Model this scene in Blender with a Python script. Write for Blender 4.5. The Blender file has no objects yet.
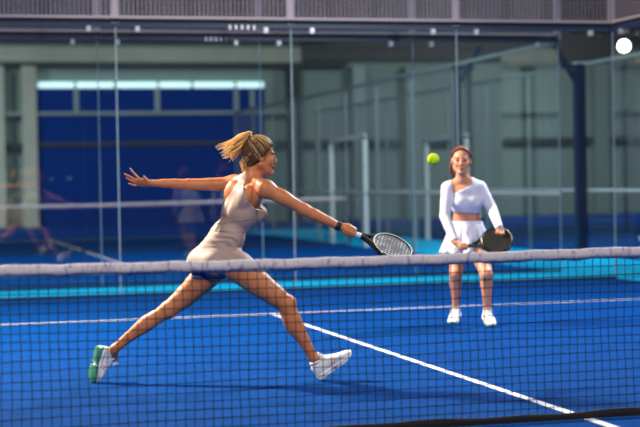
import bpy, math, random
import numpy as np
random.seed(7); rng = np.random.default_rng(7)
S = bpy.context.scene; C = S.collection; D = bpy.data
V = lambda *a: np.array(a, float)
def unit(v): v = np.asarray(v, float); return v / np.linalg.norm(v)

# ------------------------------------------------------------------ camera
CAM = V(-3.40267984, -7.32331923, 1.24359149); YAW, PIT, ROLL, FPX = .265413012, -.0210549412, -.0176968349, 1565.35757
FW = V(math.sin(YAW)*math.cos(PIT), math.cos(YAW)*math.cos(PIT), math.sin(PIT))
_r0 = V(math.cos(YAW), -math.sin(YAW), 0); _u0 = np.cross(_r0, FW)
RT = _r0*math.cos(ROLL) + _u0*math.sin(ROLL); UP = -_r0*math.sin(ROLL) + _u0*math.cos(ROLL)
def ray(x, y): return FW + RT*(x-320)/FPX - UP*(y-213.5)/FPX
def at_depth(x, y, d): return CAM + ray(x, y)*d
def at_y(x, y, Y): d = ray(x, y); return CAM + d*(Y-CAM[1])/d[1]
def at_x(x, y, X): d = ray(x, y); return CAM + d*(X-CAM[0])/d[0]
def ground(x, y, z=0): d = ray(x, y); return CAM + d*(z-CAM[2])/d[2]
from mathutils import Matrix, Vector
cd = D.cameras.new('camera'); cam = D.objects.new('camera', cd); C.objects.link(cam)
cam.matrix_world = Matrix(((RT[0], UP[0], -FW[0], CAM[0]), (RT[1], UP[1], -FW[1], CAM[1]), (RT[2], UP[2], -FW[2], CAM[2]), (0, 0, 0, 1)))
cd.sensor_width = 36; cd.sensor_fit = 'HORIZONTAL'; cd.lens = 36*FPX/640; cd.clip_end = 300
cd.dof.use_dof = True; cd.dof.focus_distance = 9.75; cd.dof.aperture_fstop = 1.75
S.camera = cam
S.view_settings.view_transform = 'Standard'; S.view_settings.look = 'None'; S.view_settings.gamma = 1
S.view_settings.use_curve_mapping = False; S.view_settings.exposure = 0.0

# ------------------------------------------------------------------ materials
def lin(c): return tuple((v/12.92 if v <= .04045 else ((v+.055)/1.055)**2.4) for v in [k/255 for k in c])
def mat(name, rgb, rough=.5, metal=0, noise=0, nscale=20, bump=0, bscale=200, sss=0, spec=.5, coat=0, attr=None, emit=None, estr=0, linear=False):
    m = D.materials.new(name); m.use_nodes = True; nt = m.node_tree; b = nt.nodes['Principled BSDF']
    c = rgb if linear else lin(rgb)
    b.inputs['Base Color'].default_value = (*c, 1); b.inputs['Roughness'].default_value = rough
    b.inputs['Metallic'].default_value = metal; b.inputs['Specular IOR Level'].default_value = spec
    if coat: b.inputs['Coat Weight'].default_value = coat
    if sss:
        b.inputs['Subsurface Weight'].default_value = sss; b.inputs['Subsurface Radius'].default_value = (1, .4, .2); b.inputs['Subsurface Scale'].default_value = .008
    if emit: b.inputs['Emission Color'].default_value = (*lin(emit), 1); b.inputs['Emission Strength'].default_value = estr
    src = None
    if attr:
        a = nt.nodes.new('ShaderNodeAttribute'); a.attribute_name = attr; src = a.outputs['Color']
        nt.links.new(src, b.inputs['Base Color'])
    if noise or bump:
        tc = nt.nodes.new('ShaderNodeTexCoord')
    if noise:
        n = nt.nodes.new('ShaderNodeTexNoise'); n.inputs['Scale'].default_value = nscale; n.inputs['Detail'].default_value = 5
        nt.links.new(tc.outputs['Object'], n.inputs['Vector'])
        mr = nt.nodes.new('ShaderNodeMapRange'); mr.inputs[1].default_value = .25; mr.inputs[2].default_value = .75
        mr.inputs[3].default_value = 1-noise; mr.inputs[4].default_value = 1+noise
        nt.links.new(n.outputs['Fac'], mr.inputs[0])
        mx = nt.nodes.new('ShaderNodeMix'); mx.data_type = 'RGBA'; mx.blend_type = 'MULTIPLY'; mx.inputs[0].default_value = 1
        mx.inputs[6].default_value = (*c, 1)
        if src: nt.links.new(src, mx.inputs[6])
        cb = nt.nodes.new('ShaderNodeCombineColor')
        for i in range(3): nt.links.new(mr.outputs[0], cb.inputs[i])
        nt.links.new(cb.outputs[0], mx.inputs[7]); nt.links.new(mx.outputs[2], b.inputs['Base Color'])
    if bump:
        n2 = nt.nodes.new('ShaderNodeTexNoise'); n2.inputs['Scale'].default_value = bscale; n2.inputs['Detail'].default_value = 3
        nt.links.new(tc.outputs['Object'], n2.inputs['Vector'])
        bp = nt.nodes.new('ShaderNodeBump'); bp.inputs['Strength'].default_value = bump; bp.inputs['Distance'].default_value = .01
        nt.links.new(n2.outputs['Fac'], bp.inputs['Height']); nt.links.new(bp.outputs['Normal'], b.inputs['Normal'])
    return m

def glass_mat():
    m = D.materials.new('clear glass'); m.use_nodes = True; nt = m.node_tree; nt.nodes.clear()
    o = nt.nodes.new('ShaderNodeOutputMaterial'); mx = nt.nodes.new('ShaderNodeMixShader')
    t = nt.nodes.new('ShaderNodeBsdfTransparent'); t.inputs[0].default_value = (.97, .985, .985, 1)
    g = nt.nodes.new('ShaderNodeBsdfGlossy'); g.inputs['Roughness'].default_value = .0; g.inputs['Color'].default_value = (1, 1, 1, 1)
    fr = nt.nodes.new('ShaderNodeFresnel'); ge = nt.nodes.new('ShaderNodeNewGeometry')
    mr = nt.nodes.new('ShaderNodeMapRange'); mr.inputs[3].default_value = 1.36; mr.inputs[4].default_value = 1/1.36
    nt.links.new(ge.outputs['Backfacing'], mr.inputs[0]); nt.links.new(mr.outputs[0], fr.inputs['IOR'])
    nt.links.new(fr.outputs[0], mx.inputs[0]); nt.links.new(t.outputs[0], mx.inputs[1]); nt.links.new(g.outputs[0], mx.inputs[2])
    nt.links.new(mx.outputs[0], o.inputs[0]); return m

M = dict(
    turf=mat('blue artificial turf', (0, 59, 128), .95, noise=.16, nscale=6, bump=.5, bscale=260, spec=.04),
    aisle=mat('turquoise walkway', (0, 178, 240), .8, noise=.12, nscale=3, spec=.1),
    hall_floor=mat('dark blue hall floor', (0, 46, 120), .9, noise=.12, nscale=2, spec=.06),
    line=mat('white court paint', (215, 220, 228), .8, noise=.12, nscale=30),
    wall=mat('grey cladding', (114, 136, 134), .8, noise=.12, nscale=.35),
    wall_light=mat('pale grey concrete', (160, 168, 158), .8, noise=.1, nscale=1.2),
    wall_mid=mat('charcoal grey cladding', (72, 76, 80), .8, noise=.1, nscale=.6),
    wall_dark=mat('dark steel section', (34, 46, 54), .6),
    brown=mat('brown grey duct metal', (112, 100, 90), .7, noise=.1, nscale=2),
    navy=mat('navy blue shutter', (0, 46, 122), .8, noise=.08, nscale=1.5, spec=.02),
    steel_blue=mat('dark blue painted steel', (16, 34, 66), .42, spec=.6),
    rail=mat('blue painted rail', (34, 56, 88), .35, spec=.6),
    black=mat('black rubber gasket', (8, 8, 10), .6),
    lilac=mat('galvanised wire', (192, 178, 188), .5, metal=.1),
    seal=mat('pale glass edge seal', (150, 176, 190), .35),
    clamp=mat('polished steel clamp', (225, 228, 232), .3, metal=.4),
    white=mat('white painted steel', (190, 202, 205), .5),
    fence=mat('grey fence wire', (128, 148, 152), .5, metal=.3),
    net=mat('black net cord', (6, 7, 12), .8),
    bottom_tape=mat('black net binding', (10, 10, 13), .8, noise=.3, nscale=14),
    glass=glass_mat(),
    lamp=mat('lit lamp face', (255, 255, 255), .5, emit=(255, 252, 240), estr=12),
    window=mat('lit window strip', (200, 235, 240), .5, emit=(205, 244, 244), estr=1.15),
    rubber=mat('black rubber', (16, 17, 20), .5),
    shoe_white=mat('white shoe mesh', (226, 226, 230), .6, noise=.08, nscale=60, bump=.2),
    sole_white=mat('white midsole foam', (232, 232, 234), .6),
    outsole_green=mat('green outsole rubber', (58, 142, 118), .6, noise=.2, nscale=50),
    outsole_teal=mat('teal outsole rubber', (40, 150, 150), .6),
    pink=mat('pale pink shoe stripe', (222, 150, 150), .6),
    beige=mat('beige stretch fabric', (162, 138, 130), .62, noise=.06, nscale=9, bump=.12, bscale=34),
    beige_seam=mat('beige seam', (128, 104, 96), .7),
    navy_cloth=mat('navy shorts fabric', (38, 52, 104), .7, bump=.1),
    white_cloth=mat('white stretch fabric', (222, 222, 238), .6, noise=.04, nscale=20, bump=.12, bscale=30),
    blonde=mat('blonde hair', (226, 180, 112), .42, noise=.35, nscale=55, spec=.4),
    dark_blonde=mat('dark blonde hair', (84, 56, 35), .6, noise=.4, nscale=60, spec=.4),
    auburn=mat('auburn hair', (104, 52, 34), .42, noise=.35, nscale=60, spec=.4),
    grip=mat('white grip tape', (226, 226, 236), .6, bump=.2, bscale=80),
    racket_black=mat('black carbon frame', (14, 15, 19), .3, spec=.6, coat=.3),
    racket_edge=mat('white frame edge', (214, 214, 210), .4),
    ball=mat('yellow green felt', (206, 240, 36), .9, noise=.12, nscale=90, bump=.4, bscale=500, spec=.2),
    seam=mat('pale ball seam', (225, 232, 190), .8),
    gold=mat('gold bracelet', (190, 140, 60), .35, metal=.8),
)
def skin(name): return mat(name, (200, 150, 120), .46, noise=.05, nscale=25, sss=.12, attr='tint', spec=.38)
M['skin_tan'] = skin('tanned skin'); M['skin_fair'] = skin('fair skin')
def face_material(name, base, holes, sc):
    m = mat(name, base, .62); nt = m.node_tree; b = nt.nodes['Principled BSDF']
    tc = nt.nodes.new('ShaderNodeTexCoord'); uvn = nt.nodes.new('ShaderNodeAttribute'); uvn.attribute_name = 'plane'
    sx = nt.nodes.new('ShaderNodeSeparateXYZ'); nt.links.new(uvn.outputs['Vector'], sx.inputs[0])
    acc = []
    for i in range(2):
        a = nt.nodes.new('ShaderNodeMath'); a.operation = 'MULTIPLY'; a.inputs[1].default_value = sc; nt.links.new(sx.outputs[i], a.inputs[0])
        s = nt.nodes.new('ShaderNodeMath'); s.operation = 'SINE'; nt.links.new(a.outputs[0], s.inputs[0]); acc.append(s)
    p = nt.nodes.new('ShaderNodeMath'); p.operation = 'ADD'
    for i in range(2): nt.links.new(acc[i].outputs[0], p.inputs[i])
    g = nt.nodes.new('ShaderNodeMath'); g.operation = 'GREATER_THAN'; g.inputs[1].default_value = -.15; nt.links.new(p.outputs[0], g.inputs[0])
    n = nt.nodes.new('ShaderNodeTexNoise'); n.inputs['Scale'].default_value = 14; nt.links.new(uvn.outputs['Vector'], n.inputs['Vector'])
    r = nt.nodes.new('ShaderNodeValToRGB'); r.color_ramp.elements[0].position = .42; r.color_ramp.elements[1].position = .62
    r.color_ramp.elements[0].color = (*lin(holes[1]), 1); r.color_ramp.elements[1].color = (*lin(base), 1); nt.links.new(n.outputs['Fac'], r.inputs[0])
    mx = nt.nodes.new('ShaderNodeMix'); mx.data_type = 'RGBA'; nt.links.new(g.outputs[0], mx.inputs[0])
    nt.links.new(r.outputs[0], mx.inputs[6]); mx.inputs[7].default_value = (*lin(holes[0]), 1)
    nt.links.new(mx.outputs[2], b.inputs['Base Color']); return m
M['face_grey'] = face_material('grey patterned racket face', (188, 188, 190), ((14, 15, 20), (62, 62, 70)), 300)
M['face_black'] = face_material('black perforated racket face', (26, 27, 30), ((5, 5, 6), (18, 19, 22)), 300)

def tape_material():
    m = mat('white net band', (186, 178, 188), .75, bump=.5, bscale=38); nt = m.node_tree; b = nt.nodes['Principled BSDF']
    tc = nt.nodes.new('ShaderNodeTexCoord'); mp = nt.nodes.new('ShaderNodeMapping'); nt.links.new(tc.outputs['Object'], mp.inputs[0])
    mp.inputs['Rotation'].default_value = (0, math.radians(35), 0); mp.inputs['Scale'].default_value = (46, 6, 16)
    n = nt.nodes.new('ShaderNodeTexNoise'); n.inputs['Scale'].default_value = 1; n.inputs['Detail'].default_value = 2; nt.links.new(mp.outputs[0], n.inputs['Vector'])
    r = nt.nodes.new('ShaderNodeValToRGB'); r.color_ramp.elements[0].position = .54; r.color_ramp.elements[1].position = .68
    r.color_ramp.elements[0].color = (*lin((186, 178, 188)), 1); r.color_ramp.elements[1].color = (*lin((128, 114, 154)), 1)
    nt.links.new(n.outputs['Fac'], r.inputs[0]); nt.links.new(r.outputs[0], b.inputs['Base Color']); return m
M['tape'] = tape_material()

# ------------------------------------------------------------------ object helpers
class MB:
    """collects geometry in world coordinates"""
    def __init__(s): s.v = []; s.f = []; s.n = 0
    def add(s, verts, faces):
        s.v.append(np.asarray(verts, float)); s.f += [tuple(i+s.n for i in f) for f in faces]; s.n += len(verts); return s
    def box(s, c, size, ax=None):
        ax = np.eye(3) if ax is None else np.asarray(ax); h = np.asarray(size, float)/2
        vs = [np.asarray(c, float)+ax[0]*sx*h[0]+ax[1]*sy*h[1]+ax[2]*sz*h[2] for sx in (-1, 1) for sy in (-1, 1) for sz in (-1, 1)]
        return s.add(vs, [(0, 1, 3, 2), (4, 6, 7, 5), (0, 4, 5, 1), (2, 3, 7, 6), (0, 2, 6, 4), (1, 5, 7, 3)])
    def bar(s, a, b, w, h=None):
        a = np.asarray(a, float); b = np.asarray(b, float); x = unit(b-a)
        y = np.cross(V(0, 0, 1) if abs(x[2]) < .95 else V(0, 1, 0), x); y = unit(y); z = np.cross(x, y)
        return s.box((a+b)/2, (np.linalg.norm(b-a), w, h or w), (x, y, z))
    def tube(s, pts, rad, n=8, closed=False, cap=True, flat=None):
        P = np.asarray(pts, float); k = len(P); rad = np.broadcast_to(np.asarray(rad, float), (k,))
        T = np.roll(P, -1, 0)-np.roll(P, 1, 0)
        if not closed: T[0] = P[1]-P[0]; T[-1] = P[-1]-P[-2]
        T /= np.linalg.norm(T, axis=1)[:, None]+1e-12
        up = V(0, 0, 1) if abs(T[0][2]) < .9 else V(0, 1, 0)
        y = unit(np.cross(up, T[0])); vs = []
        for i in range(k):
            y = y-T[i]*(y@T[i]); y = unit(y); z = np.cross(T[i], y)
            for j in range(n):
                a = 2*math.pi*j/n; vs.append(P[i]+rad[i]*(math.cos(a)*y+math.sin(a)*z))
        fs = [(i*n+j, i*n+(j+1) % n, ((i+1) % k)*n+(j+1) % n, ((i+1) % k)*n+j) for i in range(k if closed else k-1) for j in range(n)]
        if cap and not closed: fs += [tuple(range(n))[::-1], tuple((k-1)*n+j for j in range(n))]
        return s.add(vs, fs)
    def loft(s, rings, cap=True):
        k = len(rings); n = len(rings[0]); vs = np.concatenate([np.asarray(r, float) for r in rings])
        fs = [(i*n+j, i*n+(j+1) % n, (i+1)*n+(j+1) % n, (i+1)*n+j) for i in range(k-1) for j in range(n)]
        if cap: fs += [tuple(range(n))[::-1], tuple((k-1)*n+j for j in range(n))]
        return s.add(vs, fs)
    def ball(s, c, r, nu=24, nv=16):
        vs = []; c = np.asarray(c, float)
        for i in range(nv+1):
            t = math.pi*i/nv
            for j in range(nu): vs.append(c+r*V(math.sin(t)*math.cos(2*math.pi*j/nu), math.sin(t)*math.sin(2*math.pi*j/nu), math.cos(t)))
        return s.add(vs, [(i*nu+j, (i+1)*nu+j, (i+1)*nu+(j+1) % nu, i*nu+(j+1) % nu) for i in range(nv) for j in range(nu)])

LOC = {}
def empty(name, loc): 
    o = D.objects.new(name, None); C.objects.link(o); o.location = loc; o.empty_display_size = .1; LOC[o] = np.asarray(loc, float); return o
def tag(o, label=None, cat=None, group=None, kind=None):
    if label: o['label'] = label
    if cat: o['category'] = cat
    if group: o['group'] = group
    if kind: o['kind'] = kind
    return o
def to_mesh(name, mb, m, off, smooth=False):
    me = D.meshes.new(name); v = np.concatenate(mb.v)-off if isinstance(mb, MB) else mb[0]-off; f = mb.f if isinstance(mb, MB) else mb[1]
    me.from_pydata(v.tolist(), [], f if isinstance(f, list) else f.tolist()); me.materials.append(m)
    if smooth: me.polygons.foreach_set('use_smooth', np.ones(len(me.polygons), bool))
    me.update(); return me
def obj(name, mb, m, parent=None, smooth=False, base=None):
    """one mesh object; parts are children placed at their parent's origin"""
    off = LOC[parent] if parent is not None else (np.asarray(base, float) if base is not None else np.zeros(3))
    o = D.objects.new(name, to_mesh(name, mb, m, off, smooth)); C.objects.link(o); LOC[o] = off
    if parent is not None: o.parent = parent
    else: o.location = off
    return o
def bevel(o, w=.004, seg=2):
    b = o.modifiers.new('bevel', 'BEVEL'); b.width = w; b.segments = seg; b.limit_method = 'ANGLE'; return o

# ------------------------------------------------------------------ the setting
def plane_slab(x0, x1, y0, y1, z0, z1): return MB().box(((x0+x1)/2, (y0+y1)/2, (z0+z1)/2), (x1-x0, y1-y0, z1-z0))
fl = tag(obj('floor', plane_slab(-14, 26, -14, 41, -.1, -.008), M['hall_floor']), 'dark blue floor of the hall around the courts', 'floor', kind='structure')
for a in ((-5, 7.1, 10, 11.6), (5, 7.1, 11.6, 31.6), (5, 7.1, -10, 10)):
    tag(obj('walkway', plane_slab(*a, -.06, -.002), M['aisle']), {10: 'turquoise walkway strip right behind the glass back wall', 11.6: 'turquoise aisle between the two unlit courts', -10: 'turquoise aisle along the side of the court in play'}[a[2]], 'walkway', kind='structure')
t1 = tag(obj('court_turf', plane_slab(-5, 5, -10, 10, -.05, 0), M['turf']), 'blue artificial turf of the court the two women play on', 'court floor', kind='structure')
obj('center_line', plane_slab(-.025, .025, -6.95, 6.95, -.01, .0022), M['line'], t1)
for y in (-6.95, 6.95): obj('service_line', plane_slab(-5, 5, y-.025, y+.025, -.01, .002), M['line'], t1)
t2 = tag(obj('court_turf', plane_slab(-5, 5, 11.6, 31.6, -.05, 0), M['turf']), 'blue turf of the unlit court behind the glass wall', 'court floor', kind='structure')
obj('center_line', plane_slab(-.025, .025, 14.65, 28.55, -.01, .0022), M['line'], t2)
for y in (14.65, 28.55): obj('service_line', plane_slab(-5, 5, y-.025, y+.025, -.01, .002), M['line'], t2)
t3 = tag(obj('court_turf', plane_slab(7.1, 17.1, 11.6, 31.6, -.05, 0), M['turf']), 'blue turf of the court past the dark blue steel posts', 'court floor', kind='structure')

YW = 40.0
wb = tag(obj('wall_back', MB().box((6, YW+.15, 4.5), (42, .3, 9.2)), M['wall']), 'grey cladding wall at the far end of the hall', 'wall', kind='structure')
def px_rect(x0, y0, x1, y1, Y, t):
    a = at_y(x0, y1, Y); b = at_y(x1, y0, Y)
    return MB().box(((a[0]+b[0])/2, Y-t/2, (a[2]+b[2])/2), (abs(b[0]-a[0]), t, abs(b[2]-a[2])))
def strip(x0, x1, ya, yb, Y, t, z_only=True):  # horizontal member whose height is read at one column
    a = at_y(60, yb, Y); b = at_y(60, ya, Y); X0 = at_y(x0, ya, Y)[0]; X1 = at_y(x1, ya, Y)[0]
    return MB().box(((X0+X1)/2, Y-t/2, (a[2]+b[2])/2), (X1-X0, t, b[2]-a[2]))
obj('fascia_band', strip(-1300, 300, 47, 62, YW, .12), M['wall_light'], wb)
obj('steel_beam', strip(-1300, 345, 62.5, 67, YW, .25), M['wall_dark'], wb)
obj('service_duct', strip(-1300, 330, 31, 39, YW, .6), M['brown'], wb)
obj('upper_panel', strip(300, 720, 30, 60, YW, .14), M['wall_mid'], wb)
obj('upper_panel', strip(-1300, 700, -60, 30, YW, .1), M['wall_dark'], wb)
obj('purlin', strip(-1300, 300, 112.5, 115.5, YW, .32), M['fence'], wb)
obj('purlin', strip(-1300, 660, 143, 149, YW, .22), M['wall_dark'], wb)
for x0, x1, k in ((-40, -8, 'wall_light'), (-6, 6, 'wall_light'), (24, 38, 'wall_light'), (288, 300, 'wall_dark'), (352, 364, 'fence'), (404, 420, 'wall'),
                  (470, 500, 'wall'), (523, 533, 'wall_dark'), (592, 606, 'wall'), (622, 640, 'fence')):
    a = at_y((x0+x1)/2, 232, YW); b = at_y((x0+x1)/2, 67, YW); w = at_y(x1, 100, YW)[0]-at_y(x0, 100, YW)[0]
    obj('column', MB().box((a[0], YW-.2, b[2]/2), (w, .4, b[2])), M[k], wb)
dr = tag(obj('door_1', px_rect(38, 88.5, 262, 234, YW, .25), M['navy']), 'wide navy blue shutter under the lit window strip', 'shutter', kind='structure')
wn = tag(obj('window_1', px_rect(38, 82.5, 262, 88, YW-.02, .2), M['window']), 'lit strip of windows above the navy shutter', 'window', kind='structure')
for x in (75, 115, 158, 192, 235): obj('mullion', px_rect(x-.9, 82, x+.9, 88.6, YW-.2, .06), M['wall_dark'], wn)
obj('cross_rail', strip(38, 262, 142.5, 146.5, YW-.26, .05), M['wall_dark'], dr)
for x in (76, 157, 236, 252): obj('post', px_rect(x-2, 88.6, x+2, 113, YW-.26, .06), M['fence'], dr)

# ------------------------------------------------------------------ glass and mesh enclosures
def mesh_grid(mb, A, B, z0, z1, step, r, vr=1.0, hr=.8):
    A = V(*A); B = V(*B); L = np.linalg.norm(B-A); n = int(L/step); x = (B-A)/L
    y = np.cross(V(0, 0, 1), x)
    for i in range(1, n):
        p = A+x*(L*i/n); mb.box((p[0], p[1], (z0+z1)/2), (2*r*vr, 2*r, z1-z0), (x, y, V(0, 0, 1)))
    m = int((z1-z0)/step)
    for j in range(1, m):
        z = z0+(z1-z0)*j/m; mb.box(((A[0]+B[0])/2, (A[1]+B[1])/2, z), (L, 2*r*hr, 2*r*hr), (x, y, V(0, 0, 1)))
    return mb
def fence_run(root, A, B, z0, z1, step=.05, r=.0022, m='lilac', post_w=.07, posts=(True, True), lower=True, wm=None):
    A = V(*A); B = V(*B); x = unit(B-A)
    obj('wire_mesh', mesh_grid(MB(), (*A, 0), (*B, 0), z0, z1, step, r), M[m], root)
    for p, on in ((A, posts[0]), (B, posts[1])):
        if on: obj('post', MB().box((p[0], p[1], (z0+z1)/2), (post_w, .05, z1-z0)), M[wm or m], root)
    if lower: obj('lower_wire', MB().bar((*A, z0+.012), (*B, z0+.012), .03, .024), M[wm or m], root)
def back_wall(root, Y, seams, zt=3.0, top=4.0, clamp_side=-1, railmat='rail'):
    for i in range(len(seams)-1):
        x0, x1 = seams[i], seams[i+1]
        obj('glass_pane', MB().box(((x0+x1)/2, Y, zt/2+.01), (x1-x0-.016, .012, zt-.03)), M['glass'], root)
        obj('wire_mesh', mesh_grid(MB(), (x0, Y, 0), (x1, Y, 0), zt+.1, top, .05, .0024, 1.35, .5), M['lilac'], root)
        for cx in (x0+.24, x1-.3):
            obj('clamp', bevelless(cx, Y+clamp_side*.03, zt-.045), M['clamp'], root)
    for i, x in enumerate(seams):
        obj('seam_seal', MB().box((x, Y, zt/2), (.011, .014, zt-.02)), M['seal'], root)
        obj('post', MB().box((x, Y+.03, (zt+top)/2+.03), (.075, .05, top-zt)), M['lilac'], root)
    a, b = seams[0], seams[-1]
    obj('rail', MB().box(((a+b)/2, Y+.02, zt+.005), (b-a, .07, .045)), M[railmat], root)
    obj('rail_black_band', MB().box(((a+b)/2, Y+.03, zt+.055), (b-a, .05, .04)), M['black'], root)  # solid black bar between the blue rail and the lower wire
    obj('lower_wire', MB().box(((a+b)/2, Y, zt+.09), (b-a, .05, .03)), M['lilac'], root)
    obj('base_channel', MB().box(((a+b)/2, Y, .012), (b-a, .05, .024)), M['black'], root)
def bevelless(x, y, z): return MB().box((x, y, z), (.045, .05, .06)).box((x, y-.02, z), (.028, .03, .028))

e1 = tag(empty('court_enclosure', (0, 10, 0)), 'clear glass wall with blue rail and pale wire mesh on top behind the players', 'glass wall')
back_wall(e1, 10.0, [-5, -3, -1, 1, 3, 5])
for sx in (1, -1):
    X = 5.0*sx
    obj('glass_pane', MB().box((X, 9.0, 1.51), (.012, 1.96, 2.97)), M['glass'], e1)
    obj('glass_pane', MB().box((X, 7.0, 1.0), (.012, 1.96, 1.97)), M['glass'], e1)
    obj('seam_seal', MB().box((X, 8, 1.5), (.016, .018, 2.98)), M['seal'], e1)
    obj('rail', MB().box((X, 9, 3.005), (.07, 2, .06)), M['rail'], e1)
    obj('rail_black_band', MB().box((X, 9, 3.055), (.05, 2, .04)), M['black'], e1)
    obj('lower_wire', MB().box((X, 9, 3.09), (.05, 2, .03)), M['lilac'], e1)
    obj('wire_mesh', mesh_grid(MB(), (X, 10, 0), (X, 8, 0), 3.1, 4.0, .05, .0024, 1.35, .5), M['lilac'], e1)
    for y in (9.7, 8.3): obj('clamp', MB().box((X-.03*sx, y, 2.955), (.05, .045, .06)), M['clamp'], e1)
    obj('post', MB().box((X, 6, 1.5), (.07, .07, 3.0)), M['steel_blue'], e1)

e2 = tag(empty('court_enclosure', (0, 11.6, 0)), 'second glass wall with mesh sides, standing across the turquoise aisle', 'glass wall')
back_wall(e2, 11.6, [-5, -3, -1, 1, 3, 5])
def side_fence(root, X, y0, y1, doors, z=3.0, mesh='fence'):
    n = int(round((y1-y0)/2)); ys = [y0+(y1-y0)*i/n for i in range(n+1)]
    for i in range(n):
        ya, yb = ys[i], ys[i+1]
        if i == 0: obj('glass_pane', MB().box((X, (ya+yb)/2, 1.5), (.012, yb-ya-.03, 2.96)), M['glass'], root); continue
        if any(d0 < yb and d1 > ya for d0, d1 in doors):
            obj('wire_mesh', mesh_grid(MB(), (X, ya, 0), (X, yb, 0), 2.05, z, .1, .002), M[mesh], root)
        else: obj('wire_mesh', mesh_grid(MB(), (X, ya, 0), (X, yb, 0), .05, z, .1, .002), M[mesh], root)
    for y in ys[2:]:
        obj('post', MB().box((X, y, z/2), (.04, .04, z)), M['fence'], root)
    obj('rail', MB().box((X, (y0+y1)/2, z), (.05, y1-y0, .05)), M['fence'], root)
    obj('mid_rail', MB().box((X, (y0+y1)/2, 1.02), (.03, y1-y0, .04)), M['white'], root)
    for d0, d1 in doors:
        fr = MB()
        for y in (d0, d1): fr.box((X-.02, y, 1.02), (.08, .09, 2.04))
        fr.box((X-.02, (d0+d1)/2, 2.04), (.08, d1-d0+.09, .09))
        obj('door_frame', fr, M['white'], root)
side_fence(e2, 5.0, 11.6, 31.6, [(20.3, 22.6)])
e3 = tag(empty('court_enclosure', (7.1, 21.6, 0)), 'grey mesh fence with white gate frame, beyond the aisle past the dark blue post', 'fence')
side_fence(e3, 7.1, 11.6, 31.6, [(20.6, 22.9)])

def steel_post(X, Y, sgn, label, w):
    r = empty('steel_post', (X, Y, 0)); tag(r, label, 'post', 'blue steel posts with slanted braces')
    obj('upright', MB().box((X, Y, 1.5), (w, w, 3.0)), M['steel_blue'], r)
    obj('base_plate', MB().box((X, Y, .01), (w*2, w*2, .02)), M['steel_blue'], r)
    obj('top_arm', MB().bar((X, Y, 2.96), (X+sgn*.3, Y, 2.96), .07), M['steel_blue'], r)
    obj('brace', MB().bar((X, Y, 2.62), (X+sgn*.42, Y, 3.3), .06), M['steel_blue'], r)
    obj('cap', MB().box((X, Y, 3.01), (w*1.1, w*1.1, .02)), M['clamp'], r)
steel_post(6.99, 15.3, -1, 'thick dark blue steel post with a slanted brace, standing across the turquoise aisle', .15)
steel_post(5.1, 15.75, 1, 'dark blue steel post with a slanted brace, rising behind the woman in white', .13)

# slim side post with fittings at the right hand edge of the court
sp = tag(empty('gate_post', (5.62, 10.4, 0)), 'slim shiny steel gate post with latch fittings beside the glass corner', 'post')
obj('upright', MB().tube([(5.62, 10.4, 0), (5.62, 10.4, 2.9)], .016, 10), M['fence'], sp, True)
obj('handle', MB().tube([(5.60, 10.36, 1.62), (5.60, 10.36, 2.02)], .014, 10), M['clamp'], sp, True)
obj('latch', MB().box((5.59, 10.37, 1.3), (.06, .05, .09)), M['clamp'], sp)
obj('latch', MB().box((5.57, 10.37, .46), (.13, .05, .05)), M['clamp'], sp)

for i in range(5):
    for e_, px_, py_, Y_ in ((e2, 206+5*i, 40.2, 11.57), (e1, 230+6*i, 31, 9.97)):
        q = at_y(px_, py_, Y_); obj('hook', MB().box((q[0], Y_, 2.985 if Y_ < 11 else 3.0), (.022, .03, .05)), M['clamp'], e_)
# hall flood lamp seen through the glass
lp = at_depth(624, 46, 34)
fl_ = tag(empty('flood_lamp', lp), 'round white flood lamp shining high beyond the glass corner', 'lamp')
n_ = unit(CAM-lp); a_ = unit(np.cross(n_, V(0, 0, 1))); b_ = np.cross(a_, n_)
obj('housing', MB().tube([lp-n_*.16, lp-n_*.1, lp], [.09, .15, .15], 28), M['black'], fl_, True)
obj('lens', MB().tube([lp, lp+n_*.02], [.125, .125], 28), M['lamp'], fl_)
obj('bracket', MB().bar(lp-n_*.08, lp-n_*.08+V(0, 0, .6), .05), M['black'], fl_)
obj('support_pole', MB().tube([V(lp[0], lp[1], 0)-n_*.3, V(*lp)-n_*.3+V(0, 0, .62)], .05, 12), M['steel_blue'], fl_, True)
obj('support_arm', MB().bar(V(*lp)-n_*.3+V(0, 0, .58), lp-n_*.08+V(0, 0, .58), .05), M['steel_blue'], fl_)

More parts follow.
